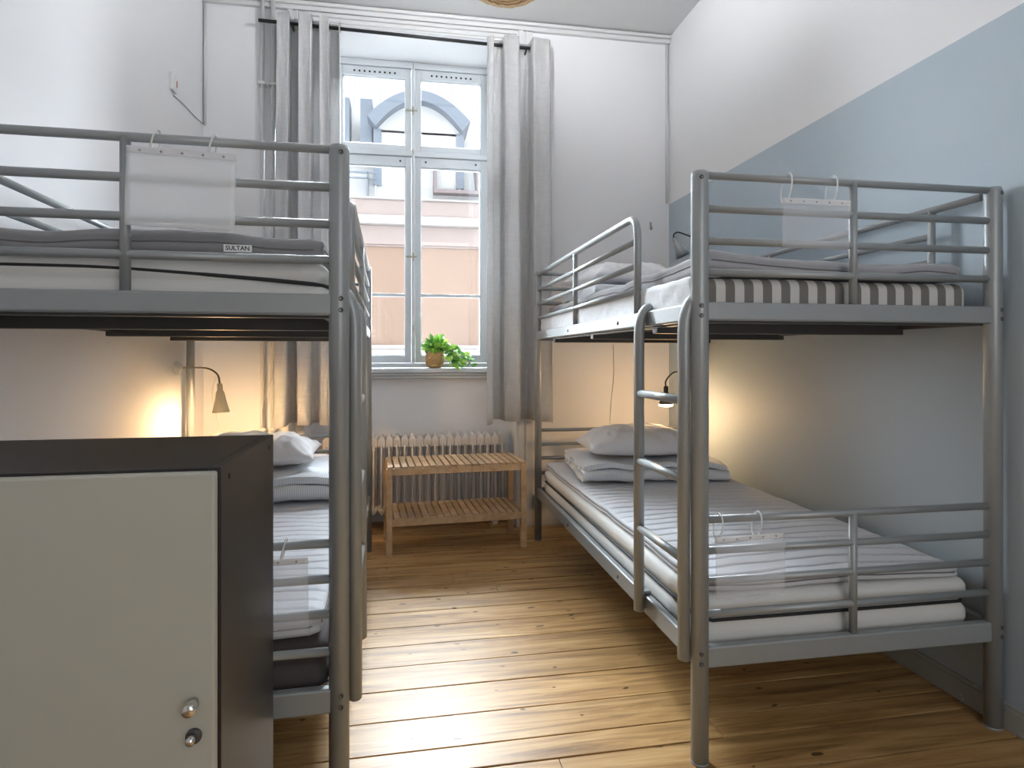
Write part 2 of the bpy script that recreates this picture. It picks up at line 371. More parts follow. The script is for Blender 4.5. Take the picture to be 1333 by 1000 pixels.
bm = new(); box(bm, XR - .014, XR, YF, YB - .03, 0, .066); box(bm, XR - .011, XR, YF, YB - .03, .066, .078)
M['skirt'] = mat('chipped_grey_paint', (0.40, 0.40, 0.37), 0.6)
t = M['skirt'].node_tree; b = bsdf(M['skirt']); tc = nd(t, 'ShaderNodeTexCoord'); n = nd(t, 'ShaderNodeTexNoise', Scale=9.0, Detail=8.0, Roughness=0.7); t.links.new(tc.outputs['Object'], n.inputs['Vector'])
r = nd(t, 'ShaderNodeValToRGB'); e = r.color_ramp.elements; e[0].position = .62; e[0].color = (0.36, 0.36, 0.33, 1); e[1].position = .66; e[1].color = (0.68, 0.66, 0.62, 1)
t.links.new(n.outputs['Fac'], r.inputs[0]); t.links.new(r.outputs[0], b.inputs['Base Color'])
struct('baseboard_right', bm, 'skirt', 'low chipped skirting board along the blue wall', bevel=.002)
struct('baseboard_left', one(box, XL, XL + .014, YF, YB - .03, 0, .075), 'skirt', bevel=.002)

# ---------------------------------------------------------------- window
WY = 4.33                               # inner face of the frame
win = bpy.data.objects.new('window_1', None); COL.objects.link(win); tag(win, 'tall white casement window with four opening lights above the radiator', kind='structure')
bm = new()
XC = .062
box(bm, NX0, -.47, WY, WY + .09, 1.025, NZ); box(bm, .595, NX1, WY, WY + .09, 1.025, NZ)     # jambs
box(bm, -.47, .595, WY, WY + .09, 3.095, NZ); box(bm, -.47, .595, WY - .005, WY + .09, 2.487, 2.523); box(bm, -.47, .595, WY, WY + .09, 1.025, 1.058)
box(bm, XC - .012, XC + .012, WY - .012, WY + .09, 1.058, 2.487)
box(bm, XC - .012, XC + .012, WY - .012, WY + .09, 2.523, 3.095)
link('window_frame', bm, 'window_paint', win, bevel=.004)
def sash(x0, x1, z0, z1, px0, px1, pz0, pz1, bar):
    s = new(); y0, y1 = WY + .012, WY + .052
    box(s, x0, px0, y0, y1, z0, z1); box(s, px1, x1, y0, y1, z0, z1); box(s, px0, px1, y0, y1, z0, pz0); box(s, px0, px1, y0, y1, pz1, z1)
    # inner glazing bead, a small step
    for a in ((px0, px0 + .006, pz0, pz1), (px1 - .006, px1, pz0, pz1), (px0, px1, pz0, pz0 + .006), (px0, px1, pz1 - .006, pz1)):
        box(s, a[0], a[1], y0 + .014, y1, a[2], a[3])
    if bar: box(s, px0, px1, y0 + .016, y1 - .004, bar - .011, bar + .011)
    so = link('window_sash', s, 'window_paint', win, bevel=.003)
    link('window_pane', one(box, px0, px1, WY + .036, WY + .040, pz0, pz1), 'glass', so)
    return so
sashes = []
for (x0, x1, p0, p1) in ((-.468, XC - .014, -.41, .009), (XC + .014, .593, .114, .533)):
    lo = sash(x0, x1, 1.06, 2.485, p0, p1, 1.108, 2.42, 1.53)
    up = sash(x0, x1, 2.525, 3.093, p0, p1, 2.568, 3.028, None)
    for k in range(9): link('vent_hole', one(box, p0 + .07 + k * .034, p0 + .082 + k * .034, WY + .0095, WY + .013, 3.052, 3.064), 'black_dot', up)
    for xx in (p0 + .035, p1 - .035): v = new(); box(v, xx - .006, xx + .006, WY + .0095, WY + .013, 2.449, 2.461); link('screw', v, 'black_dot', lo)
for zz in (1.79, 2.80):                 # turn-button latches on the mullion
    l = new(); box(l, XC - .05, XC + .028, WY - .026, WY - .013, zz - .006, zz + .006); lathe(l, [(.0, -.0), (.011, 0), (.011, .016), (0, .02)], (XC, WY - .012, zz), 12, Matrix.Rotation(radians(90), 3, 'X'))
    box(l, XC - .006, XC + .006, WY - .02, WY - .011, zz - .028, zz + .028)
    link('window_latch', l, 'brass', win, bevel=.002)
for zz in (2.515, 3.105, 1.30):
    l = new(); box(l, XC - .004, XC + .004, WY - .018, WY - .011, zz - .02, zz + .02); link('espagnolette', l, 'brass', win)
# sill
bm = new(); box(bm, NX0, NX1, 4.135, WY + .002, .995, 1.025); box(bm, NX0, NX1, 4.15, 4.30, .978, .995); box(bm, NX0, NX1, 4.165, 4.30, .957, .978)
struct('trim_3', bm, 'window_paint', 'moulded painted window sill holding the plant', bevel=.006)

# ---------------------------------------------------------------- outside: house across the street
FY = 14.0
hb = thing('town_house', 'orange plastered house with pale metal roof across the street', 'building', (0, FY, -6))
def hb_part(name, m, fn, parent=hb, **k):
    b = new(); fn(b); return link(name, b, m, parent, **k)
hb_part('facade_wall', 'plaster', lambda b: box(b, -9, 9, 0, .6, 0, 9.55))
hb_part('cornice', 'cornice', lambda b: (box(b, -9, 9, -.10, .6, 9.56, 9.98), box(b, -9, 9, -.22, .6, 10.17, 10.52), box(b, -9, 9, -.07, .02, 9.52, 9.56)), bevel=.02)
hb_part('cornice', 'cornice_white', lambda b: (box(b, -9, 9, -.3, .6, 9.98, 10.17), box(b, -9, 9, -.30, .6, 10.52, 10.56)), bevel=.02)
hb_part('cornice', 'cornice_white', lambda b: (box(b, -9, 9, -.12, .1, 7.02, 7.26), box(b, -9, 9, -.20, .1, 7.26, 7.34)), bevel=.02)
def slope_roof(b):
    vs = box(b, -9, 9, -.1, .4, 10.56, 14.6)
    for v in vs:
        if v.co.z > 12: v.co.y += 2.4
    for k in range(-14, 15):
        x0 = k * .62
        q = box(b, x0 - .02, x0 + .02, -.14, -.05, 10.58, 14.6)
        for v in q:
            if v.co.z > 12: v.co.y += 2.4
hb_part('roof', 'roof', slope_roof)
def dormer(cx, w, z0, zs, rise, y0):
    # walls
    d = hb_part('dormer', 'roof', lambda b: box(b, cx - w, cx + w, y0, y0 + 2.2, z0, zs))
    n = 18
    def arch(b, r0, r1, ya, yb):
        ring = []
        for i in range(n + 1):
            t_ = -1 + 2 * i / n
            zc = zs + rise * (1 - t_ * t_)
            ring.append([b.verts.new((cx + t_ * (w + q[0]), yy, zc + q[1])) for yy in (ya, yb) for q in ((0.0, 0.0 + r0), (0.18, r1))])
        for a, c in zip(ring, ring[1:]):
            for i0, i1 in ((0, 1), (1, 3), (3, 2), (2, 0)): b.faces.new((a[i0], a[i1], c[i1], c[i0]))
        b.faces.new((ring[0][0], ring[0][1], ring[0][3], ring[0][2])); b.faces.new((ring[-1][0], ring[-1][1], ring[-1][3], ring[-1][2]))
    hb_part('arched_roof', 'roof_grey', lambda b: arch(b, -.02, .20, y0 - .3, y0 + 2.2), d)
    def fill(b):
        vs0 = []; vs1 = []
        for i in range(n + 1):
            t_ = -1 + 2 * i / n; zc = zs + rise * (1 - t_ * t_) - .01
            vs0.append(b.verts.new((cx + t_ * w, y0 + .02, zc))); vs1.append(b.verts.new((cx + t_ * w, y0 + .02, zs - .05)))
        for i in range(n): b.faces.new((vs0[i], vs0[i + 1], vs1[i + 1], vs1[i]))
    hb_part('gable', 'roof', fill, d, solid=.04)
    for q in (cx - w - .06, cx + w - .12): hb_part('jamb', 'roof_grey', lambda b: box(b, q, q + .18, y0 - .06, y0 + .4, z0, zs), d)
dormer(.335, .95, 10.9, 12.15, .62, .1)
hb_part('roof_window', 'roof_pink', lambda b: (box(b, .65, 1.75, -.25, .5, 10.72, 10.80), box(b, 1.60, 1.75, -.25, .5, 10.8, 11.4), box(b, .65, .72, -.25, .5, 10.8, 11.4)))
for xx in (-1.34, -.84):
    hb_part('chimney', 'roof_grey', lambda b: (box(b, xx - .13, xx + .13, .3, .9, 11.6, 12.9), box(b, xx - .2, xx + .2, .25, .95, 11.5, 11.62)))
hb_part('snow_guard', 'roof_grey', lambda b: (box(b, -9, -.6, -.14, -.10, 11.10, 11.14), box(b, -9, -.6, -.14, -.10, 10.98, 11.01), box(b, 1.95, 9, -.14, -.10, 11.10, 11.14), *[box(b, xx, xx + .03, -.14, .2, 10.6, 11.12) for xx in (-2.4, -1.9, -1.3, -.8, 2.1, 2.5, 3.0)]))
tag(link('street', one(box, -30, 30, 4.6, 14.0, -6.2, -6.0), 'street'), None, kind='structure')
# own facade below the sill, seen only from outside, keeps the street light out of the room shell

# ---------------------------------------------------------------- soft shapes
def nz(x, y, z, s=1.0, seed=0.0): return noise.noise(Vector((x * s + seed, y * s - seed * .7, z * s + seed * .3)))
def rbox(bm, sx, sy, sz, r, nx, ny, nz_, disp=None, mi=0):
    """rounded box centred at origin in xy, bottom at z=0"""
    hx, hy, hz = sx / 2, sy / 2, sz / 2; r = min(r, hx, hy, hz); V = {}
    def P(i, j, k):
        key = (i, j, k)
        if key in V: return V[key]
        p = Vector((-hx + sx * i / nx, -hy + sy * j / ny, -hz + sz * k / nz_))
        c = Vector((max(-hx + r, min(hx - r, p.x)), max(-hy + r, min(hy - r, p.y)), max(-hz + r, min(hz - r, p.z))))
        d = p - c
        if d.length > 1e-9 : p = c + d.normalized() * min(r, d.length if d.length < r else r)
        p.z += hz
        if disp: p = disp(p, i / nx, j / ny, k / nz_)
        V[key] = bm.verts.new(p); return V[key]
    def quad(a, b, c, d):
        f = bm.faces.new((a, b, c, d)); f.smooth = True; f.material_index = mi
    for i in range(nx):
        for j in range(ny):
            quad(P(i, j, nz_), P(i + 1, j, nz_), P(i + 1, j + 1, nz_), P(i, j + 1, nz_)); quad(P(i, j + 1, 0), P(i + 1, j + 1, 0), P(i + 1, j, 0), P(i, j, 0))
    for i in range(nx):
        for k in range(nz_):
            quad(P(i, 0, k), P(i + 1, 0, k), P(i + 1, 0, k + 1), P(i, 0, k + 1)); quad(P(i + 1, ny, k), P(i, ny, k), P(i, ny, k + 1), P(i + 1, ny, k + 1))
    for j in range(ny):
        for k in range(nz_):
            quad(P(0, j + 1, k), P(0, j, k), P(0, j, k + 1), P(0, j + 1, k + 1)); quad(P(nx, j, k), P(nx, j + 1, k), P(nx, j + 1, k + 1), P(nx, j, k + 1))

def mattress(bed, sx, sy, cx, cy, z0, h, m, label, piping=None, groove=True, pipe_fn=None, seed=1.0, name='mattress', extra=None):
    t_ = thing(name, label, 'mattress'); t_.matrix_world = bed @ Matrix.Translation((cx, cy, z0))
    def d(p, u, v, w):
        if groove:
            s = exp(-((p.z - h * .52) / (h * .10)) ** 2) * .012
            ex = abs(p.x) / (sx / 2); ey = abs(p.y) / (sy / 2)
            if ex > .95: p.x *= 1 - s / (sx / 2)
            if ey > .97: p.y *= 1 - s / (sy / 2)
        k = .004 * nz(p.x, p.y, p.z, 4, seed)
        p.z += (k - .004) * (p.z / h); return p
    bm = new(); rbox(bm, sx, sy, h, .03, 44, 90, 14, d)
    link('cover', bm, m, t_)
    if piping:
        hx, hy = sx / 2 - .004, sy / 2 - .004; z = h * .52
        f = pipe_fn or (lambda x, y: 0)
        path = []
        c = .03
        for (a, b_) in (((-hx + c, -hy), (hx - c, -hy)), ((hx, -hy + c), (hx, hy - c)), ((hx - c, hy), (-hx + c, hy)), ((-hx, hy - c), (-hx, -hy + c))):
            for i in range(25):
                q = i / 24; x = a[0] + (b_[0] - a[0]) * q; y_ = a[1] + (b_[1] - a[1]) * q
                path.append((x, y_, z + f(x, y_)))
        link('piping', one(tube, path, .005, 8, True), piping, t_)
    if extra: extra(t_)
    return t_

def topper(bed, sx, sy, cx, cy, z0, h, m, label, period=.055, amp=.006, seed=2.0, sag=.006, curl=0.0, edge='stripe_piping', res=4, bend=.03, hang=None, front=.0):
    t_ = thing('mattress_topper', label, 'mattress topper'); t_.matrix_world = bed @ Matrix.Translation((cx, cy, z0))
    ny = 460
    def base(p):
        return sag * nz(p.x, p.y, 0, 3.0, seed) + .5 * sag * nz(p.x, p.y, 0, 9, seed + 4)
    def d(p, u, v, w):
        ph = (p.y + bend * (p.x / (sx / 2)) ** 2 + .012 * nz(p.x, p.y, 0, 5, seed)) / period
        g = min(1, abs(sin(pi * ph)) * 3.0) ** .6
        top = w
        ww = min(1.0, max(0.0, (sx / 2 - abs(p.x)) / .03)) ; wy_ = min(1.0, max(0.0, (sy / 2 - abs(p.y)) / .03))
        # pleats on the top, seam half way up the edge
        p.z += (amp * (g - 1)) * top * min(ww, wy_)
        s = exp(-((p.z - h * .5) / (h * .14)) ** 2) * .006
        if abs(p.x) > sx / 2 - .012: p.x -= math.copysign(s, p.x)
        if abs(p.y) > sy / 2 - .012: p.y -= math.copysign(s, p.y)
        if abs(p.y) > sy / 2 - .004: p.y += math.copysign(.003 * abs(sin(p.x * 48 + 3 * nz(p.x, 0, 0, 4, seed))) , p.y)
        p.z += base(p) + curl * max(0, (abs(p.x) / (sx / 2)) - .6) * 2.5 * top
        if front and p.y < -sy / 2 + .05: p.z += front * nz(p.x, 0, 0, 4.5, seed + 9)
        if w < .3 or p.z < 0: p.z = max(p.z, 0.0)
        if hang: p = hang(p)
        return p
    bm = new(); rbox(bm, sx, sy, h, h * .46, 26, ny, 6, d)
    link('cover', bm, m, t_)
    if edge:
        hx, hy = sx / 2 - .004, sy / 2 - .004; path = []; c = h * .5
        for (a, b_) in (((-hx + c, -hy), (hx - c, -hy)), ((hx, -hy + c), (hx, hy - c)), ((hx - c, hy), (-hx + c, hy)), ((-hx, hy - c), (-hx, -hy + c))):
            for i in range(41):
                q = i / 40; x = a[0] + (b_[0] - a[0]) * q; y_ = a[1] + (b_[1] - a[1]) * q
                v = Vector((x, y_, 0)); z = h * .5 + base(v) + (front * nz(x, 0, 0, 4.5, seed + 9) if y_ < -sy / 2 + .05 else 0) + curl * max(0, abs(x) / (sx / 2) - .6) * 1.2
                path.append((x, y_, max(.004, z)))
        link('edge_seam', one(tube, path, .0022, 6, True), edge, t_)
    return t_

def pillow(bed, sx, sy, th, cx, cy, z0, rz, label, m='pillow', seed=0.0, tilt=0.0):
    t_ = Matrix.Translation((cx, cy, z0)) @ Matrix.Rotation(rz, 4, 'Z') @ Matrix.Rotation(tilt, 4, 'X')
    bm = new(); nx, ny = 48, 36; top = {}; bot = {}
    for i in range(nx + 1):
        for j in range(ny + 1):
            u = -1 + 2 * i / nx; v = -1 + 2 * j / ny
            e = max(0, (1 - abs(u) ** 2.6)) ** .55 * max(0, (1 - abs(v) ** 2.6)) ** .55
            x = u * sx / 2 * (1 - .07 * (1 - v * v) * abs(u)); y_ = v * sy / 2 * (1 - .08 * (1 - u * u) * abs(v))
            wr = .016 * nz(x, y_, 0, 8, seed) + .022 * (.3 - abs(nz(x * 1.6, y_, 0, 11, seed + 3))) + .005 * nz(x, y_, 0, 28, seed)
            edge = exp(-((1 - max(abs(u), abs(v))) / .25) ** 2)
            wr += edge * .010 * sin((x + y_) * 70 + 6 * nz(x, y_, 0, 5, seed)) * (1 - max(abs(u), abs(v)) ** 6)
            rim = i in (0, nx) or j in (0, ny)
            zt = th * (.30 + .70 * e) if not rim else th * .30
            zb = th * .30 * (1 - e ** .8)
            if rim: top[i, j] = bot[i, j] = bm.verts.new((x, y_, zt + wr * .4))
            else:
                top[i, j] = bm.verts.new((x, y_, zt + wr)); bot[i, j] = bm.verts.new((x, y_, zb + .1 * wr))
    for i in range(nx):
        for j in range(ny):
            for T, o in ((top, 1), (bot, -1)):
                q = [T[i, j], T[i + 1, j], T[i + 1, j + 1], T[i, j + 1]]
                if o < 0: q.reverse()
                try: bm.faces.new(q).smooth = True
                except ValueError: pass
    o = link('pillow', bm, m); o.matrix_world = bed @ t_
    return tag(o, label, 'pillow')

def duvet(bed, sx, sy, cx, cy, z0, layers, lh, rz, label, seed=0.0, m='duvet'):
    """a folded quilt: one sheet snaking back and forth, its folds facing the foot of the bed"""
    path = []
    hy = sy / 2
    for L in range(layers):
        z = lh * (L + .5); dirn = 1 if L % 2 == 0 else -1
        n = 16
        for i in range(n + 1):
            q = i / n; yy = (-hy + sy * q) * dirn * -1
            path.append((yy, z))
        if L < layers - 1:
            e = -hy * dirn
            for k in range(1, 6):
                a = pi * k / 6; path.append((e + (-dirn) * sin(a) * lh * .55, z + lh * (1 - cos(a)) / 2))
    bm = new(); nx = 40; rows = []
    for i in range(nx + 1):
        u = -1 + 2 * i / nx; x = u * sx / 2; row = []
        for (yy, z) in path:
            e = .012 * nz(x, yy, z, 5, seed); sq = 1 - .22 * abs(u) ** 6
            zz = z * sq + .008 * nz(x, yy, 0, 11, seed + 6) + .014 * nz(x, yy, z * 3, 7, seed + 2) * (z / (lh * layers))
            row.append(bm.verts.new((x + .018 * nz(0, yy, z * 6, 6, seed) * u, yy * (1 + .03 * nz(x, 0, z * 9, 3, seed)) + e, zz)))
        rows.append(row)
    for a, b_ in zip(rows, rows[1:]):
        for j in range(len(path) - 1): bm.faces.new((a[j], a[j + 1], b_[j + 1], b_[j])).smooth = True
    o = link('folded_duvet', bm, m, solid=lh * .84)
    q = o.modifiers.new('bevel', 'BEVEL'); q.width = lh * .3; q.segments = 3; q.limit_method = 'ANGLE'; q.angle_limit = radians(60)
    o.matrix_world = bed @ Matrix.Translation((cx, cy, z0)) @ Matrix.Rotation(rz, 4, 'Z')
    return tag(o, label, 'duvet')

# ---------------------------------------------------------------- bunk beds
BL = 2.065
def bunk(x, y, rz, Wd, aisle, label):
    """local frame: x across 0..Wd, y 0 foot (camera) .. BL head, z up. aisle = 0 or Wd: the side with the ladder"""
    T = thing('bunk_bed', label, 'bunk bed', (x, y, 0), rz)
    R = .021; sg = 1 if aisle == 0 else -1          # sg: direction from aisle side into the bed
    wallx = Wd - aisle
    for px in (0, Wd):
        for py in (0, BL):
            p = new(); rr = R + (.003 if py == 0 else 0)
            tube(p, [(px, py, .004), (px, py, 1.60), (px, py, 1.612)], rr, 20, radii=[rr, rr, rr * .86])
            po = link('post', p, 'metal', T)
            link('foot_cap', one(tube, [(px, py, 0), (px, py, .006)], rr + .0008, 20), 'metal', po)
            for zz in ((1.245, 1.218, .305, .278) + ((1.592,) if py == 0 else ())):
                # socket screws on the outer face of the end posts
                yy = -rr + .001 if py == 0 else rr - .001
                dx = .006 * (1 if px == aisle else -1) * -sg
                b_ = new(); lathe(b_, [(0, -.002), (.006, -.002), (.006, .0015), (.0035, .0018), (.0032, .0002), (0, .0002)], (px + dx, yy, zz), 12, Matrix.Rotation(radians(90 if py == 0 else -90), 3, 'X'))
                link('screw', b_, 'screw', po)
    z_up = (1.603, 1.512, 1.424, 1.338); z_lo = (.661, .576, .493, .403)
    for py, nm in ((0, 'footboard'), (BL, 'headboard')):
        for zs, beam, lvl in ((z_up, (1.206, 1.256), 'u'), (z_lo, (.260, .318), 'l')):
            for zz in zs:
                link(nm + '_bar', one(tube, [(R * .6, py, zz), (Wd - R * .6, py, zz)], .0105, 14), 'metal', T)
            link(nm + '_upright', one(tube, [(Wd / 2, py, beam[1] - .005), (Wd / 2, py, zs[0] + .002)], .0115, 14), 'metal', T)
            link('end_beam', one(box, R * .7, Wd - R * .7, py - .014, py + .014, *beam), 'metal', T, bevel=.005)
    for sx_ in (aisle, wallx):
        for beam in ((1.206, 1.256), (.260, .318)):
            bo = link('side_beam', one(box, sx_ - .013, sx_ + .013, R * .7, BL - R * .7, *beam), 'metal', T, bevel=.005)
            for yy in (.62, 1.33):
                b_ = new(); lathe(b_, [(0, -.002), (.007, -.002), (.007, .003), (0, .004)], (sx_ - sg * (.0125 if sx_ == aisle else -.0125), yy, (beam[0] + beam[1]) / 2), 10, Matrix.Rotation(radians(-90 * (sg if sx_ == aisle else -sg)), 3, 'Y'))
                link('screw', b_, 'screw', bo)
    # guard rail on the aisle side: head post to the ladder, outer tube bent down to the beam
    gx = aisle; gy = .455
    g = link('guard_rail', one(tube, [(gx, BL - R * .5, 1.598)] + arc((gx, gy + .075, 1.592), (gx, gy, 1.592), (gx, gy, 1.51)) + [(gx, gy, 1.25)], .013, 14), 'metal', T)
    for zz in (1.507, 1.420, 1.335): link('guard_bar', one(tube, [(gx, BL - R * .5, zz), (gx, gy, zz)], .0105, 12), 'metal', g)
    link('guard_upright', one(tube, [(gx, 1.245, 1.25), (gx, 1.245, 1.596)], .0115, 12), 'metal', g)
    # guard rail on the wall side, full length
    wx = wallx - (.004 if wallx > aisle else -.004)
    g = link('guard_rail', one(tube, [(wx, BL - R * .5, 1.592), (wx, .03, 1.592)], .012, 14), 'metal', T)
    for zz in (1.507, 1.420, 1.335): link('guard_bar', one(tube, [(wx, BL - R * .5, zz), (wx, .215 if zz < 1.5 else .215, zz)], .0105, 12), 'metal', g)
    for yy in (.215, 1.13): link('guard_upright', one(tube, [(wx, yy, 1.25), (wx, yy, 1.596)], .012, 12), 'metal', g)
    # sprung base of each bunk
    for zb in (1.222, .282):
        f = new()
        box(f, .013, Wd - .013, .014, .04, zb - .022, zb - .004); box(f, .013, Wd - .013, BL - .04, BL - .014, zb - .022, zb - .004)
        box(f, .013, .04, .04, BL - .04, zb - .022, zb - .004); box(f, Wd - .04, Wd - .013, .04, BL - .04, zb - .022, zb - .004)
        fr_ = link('mattress_base', f, 'dark_steel', T)
        w = new()
        for i in range(22):
            xx = .05 + (Wd - .10) * i / 21; tube(w, [(xx, .03, zb), (xx, BL - .03, zb)], .0024, 5, caps=False)
        for j in range(44):
            yy = .05 + (BL - .10) * j / 43; tube(w, [(.03, yy, zb + .003), (Wd - .03, yy, zb + .003)], .0024, 5, caps=False)
        link('wire_mesh', w, 'wire', fr_)
        for yy in (.34, 1.03, 1.72): link('cross_bar', one(box, .014, Wd - .014, yy - .02, yy + .02, zb - .040, zb - .006), 'dark_steel', fr_, bevel=.003)
    # ladder: two bent flat tubes hooked over the beams on the aisle side
    lx = aisle - sg * .036
    L = bpy.data.objects.new('ladder', None); COL.objects.link(L); L.parent = T
    for yy in (.022, .352):
        pts = arc((aisle + sg * .004, yy, 1.268), (lx, yy, 1.262), (lx, yy, 1.16), 8) + [(lx, yy, .275)]
        link('ladder_rail', one(tube, pts, .0205, 16, rb=.0165), 'metal', L)
        b_ = new(); box(b_, min(lx, aisle - sg * .012), max(lx, aisle - sg * .012), yy + .012, yy + .045, .272, .335)
        box(b_, min(aisle - sg * .015, aisle + sg * .012), max(aisle - sg * .015, aisle + sg * .012), yy + .012, yy + .045, .319, .330)
        link('bracket', b_, 'metal', L, bevel=.004)
    for zz in (.987, .767, .548): link('rung', one(tube, [(lx, .03, zz), (lx, .345, zz)], .0125, 14), 'metal', L)
    return T, T.matrix_basis.copy()

bedR, _ = bunk(.795, 1.575, 0.0, .94, 0, 'grey steel bunk bed against the blue wall with a ladder on its left side')
bedL, _ = bunk(-1.083, 1.510, radians(1.35), .93, .93, 'grey steel bunk bed against the white left wall behind the locker')
MR = Matrix.Translation((.795, 1.575, 0)); ML = Matrix.Translation((-1.083, 1.510, 0)) @ Matrix.Rotation(radians(1.35), 4, 'Z')

# --- bedding, right lower
mattress(MR, .875, 1.99, .462, 1.03, .288, .150, 'mattress', 'white mattress with black piping on the lower bunk beside the blue wall', 'piping', seed=1)
topper(MR, .845, 1.97, .455, 1.03, .438, .038, 'light_topper', 'light grey pleated mattress topper on the lower bunk beside the blue wall', period=.066, amp=.010, seed=2, sag=.008, front=.010)
duvet(MR, .74, .56, .47, 1.61, .486, 3, .030, radians(-6), 'folded striped duvet under the pillow on the lower bunk by the blue wall', 1.0)
pillow(MR, .60, .44, .150, .44, 1.60, .584, radians(-5), 'white pillow lying on the folded duvet below the black reading lamp', seed=3, tilt=0)
# --- right upper
mattress(MR, .880, 1.98, .458, 1.03, 1.228, .106, 'striped', 'brown and white striped mattress on the upper bunk by the blue wall', None, False, seed=5)
topper(MR, .85, 1.93, .462, 1.005, 1.336, .052, 'topper', 'grey quilted mattress topper on the upper bunk by the blue wall', period=.07, amp=.008, seed=6, sag=.016, curl=.010, front=.018)
# bedsheet pulled over the aisle side of the striped mattress
bm = new(); nyS, nxS = 90, 16; rows = []
for j in range(nyS + 1):
    yy = .045 + 1.965 * j / nyS; row = []
    for i in range(nxS + 1):
        q = i / nxS * .20                 # arc length: up the side, then in over the top
        wv = .005 * nz(q * 4, yy, 0, 6, 3.3) + .004 * sin(yy * 60 + q * 40 + 5 * nz(q, yy, 0, 3, 1))
        if q < .088: p = (.012 - abs(wv), yy + q * .25, 1.243 + q)
        else:
            a = min(1, (q - .088) / .03) * pi / 2
            p = (.012 + .02 * (1 - cos(a)) + max(0, q - .118), yy + q * .25, 1.331 + .008 * sin(a) + wv * .3)
        row.append(bm.verts.new(p))
    rows.append(row)
for a, c in zip(rows, rows[1:]):
    for i in range(nxS): bm.faces.new((a[i], a[i + 1], c[i + 1], c[i])).smooth = True
o = link('bedsheet', bm, 'sheet', solid=.003); o.matrix_world = MR
tag(o, 'creased white bedsheet tucked along the side of the striped mattress', 'bedsheet')
duvet(MR, .70, .50, .47, 1.66, 1.412, 2, .030, radians(4), 'folded striped duvet under the pillow on the upper bunk by the blue wall', 5.0)
pillow(MR, .58, .44, .13, .40, 1.66, 1.480, radians(10), 'white pillow on the upper bunk behind its guard rail', seed=8)
# --- left upper
def sultan(t_):
    pass
mattress(ML, .875, 1.98, .463, 1.03, 1.228, .116, 'mattress', 'white mattress with black piping on the upper bunk above the locker', 'piping',
         pipe_fn=lambda x, y_: .026 - (.032 * max(0, (x + .12) / .55) ** 1.5) if y_ < -.9 else 0, seed=9)
tp = topper(ML, .865, 1.96, .462, 1.01, 1.346, .058, 'dark_topper', 'dark grey quilted mattress topper above the locker with a small white brand tag', period=.07, amp=.007, seed=11, sag=.012, front=.022)
# small sewn tag on the topper's foot edge
lb = link('sewn_tag', one(box, -.031, .031, -.0015, .0015, -.0085, .0085), 'label_white', tp, loc=(.235, -.987, .017))
cu = bpy.data.curves.new('lettering', 'FONT'); cu.body = 'SULTAN'; cu.size = .0145; cu.align_x = 'CENTER'; cu.align_y = 'CENTER'; cu.extrude = .0002; cu.offset = .0003
tmp_ = bpy.data.objects.new('lettering_curve', cu); COL.objects.link(tmp_); bpy.context.view_layer.update()
me_ = bpy.data.meshes.new_from_object(tmp_); bpy.data.objects.remove(tmp_)
to = bpy.data.objects.new('lettering', me_); COL.objects.link(to); to.parent = lb; to.location = (0, -.0018, 0); to.rotation_euler = (radians(90), 0, 0); me_.materials.clear(); me_.materials.append(M['ink'])
# --- left lower
mattress(ML, .875, 1.98, .463, 1.03, .288, .128, 'brown_mattress', 'dark brown mattress on the lower bunk behind the locker', None, True, seed=12)
topper(ML, .85, 1.96, .462, 1.02, .418, .055, 'light_topper', 'pale grey pleated mattress topper on the lower bunk behind the locker', period=.06, amp=.008, seed=13, sag=.008, front=.010)
duvet(ML, .80, .62, .49, 1.56, .484, 3, .035, 0, 'folded striped duvet under the pillow on the lower bunk behind the locker', 9.0)
pillow(ML, .60, .46, .15, .41, 1.60, .594, radians(2), 'white pillow on the folded duvet behind the locker', seed=15)

# ---------------------------------------------------------------- locker
lk = thing('locker', 'black-brown locker with a beige-grey door in the left foreground', 'locker', (-.684, 1.226, 0), radians(.4))
bm = new(); hw, dp, Hh = .402, .202, .936
box(bm, -hw, -hw + .018, -dp, dp, .0, Hh); box(bm, hw - .018, hw, -dp, dp, 0, Hh); box(bm, -hw + .018, hw - .018, -dp, dp, Hh - .018, Hh); box(bm, -hw + .018, hw - .018, -dp + .02, dp, .05, .068); box(bm, -hw + .018, hw - .018, dp - .008, dp, .068, Hh - .018)
link('carcass', bm, 'locker_black', lk, bevel=.0012)
d = link('door', one(box, -hw + .003, hw - .004, -dp - .020, -dp - .001, .03, Hh - .004), 'locker_door', lk, bevel=.004)
RX = Matrix.Rotation(radians(90), 3, 'X')
link('knob', one(lathe, [(0, 0), (.0065, 0), (.0065, .005), (.0095, .008), (.0095, .028), (.0085, .030), (0, .030)], (.369, -dp - .020, .5855), 20, RX), 'chrome', d)
k_ = new(); lathe(k_, [(.0, 0), (.0115, 0), (.0115, .004), (.010, .005), (0, .005)], (.369, -dp - .020, .534), 20, RX)
lk2 = link('lock', k_, 'dark_steel', d); k_ = new(); lathe(k_, [(0, 0), (.007, 0), (.0062, .014), (0, .015)], (.368, -dp - .025, .534), 16, RX); link('cylinder', k_, 'chrome', lk2)
RY = Matrix.Rotation(radians(90), 3, 'Y')
for yy, zz in ((-dp + .045, Hh - .022), (dp - .045, Hh - .022), (-dp + .045, .06)): s_ = new(); lathe(s_, [(0, 0), (.005, 0), (.005, .0008), (0, .0008)], (hw, yy, zz), 12, RY); link('screw_cap', s_, 'black_dot', lk)

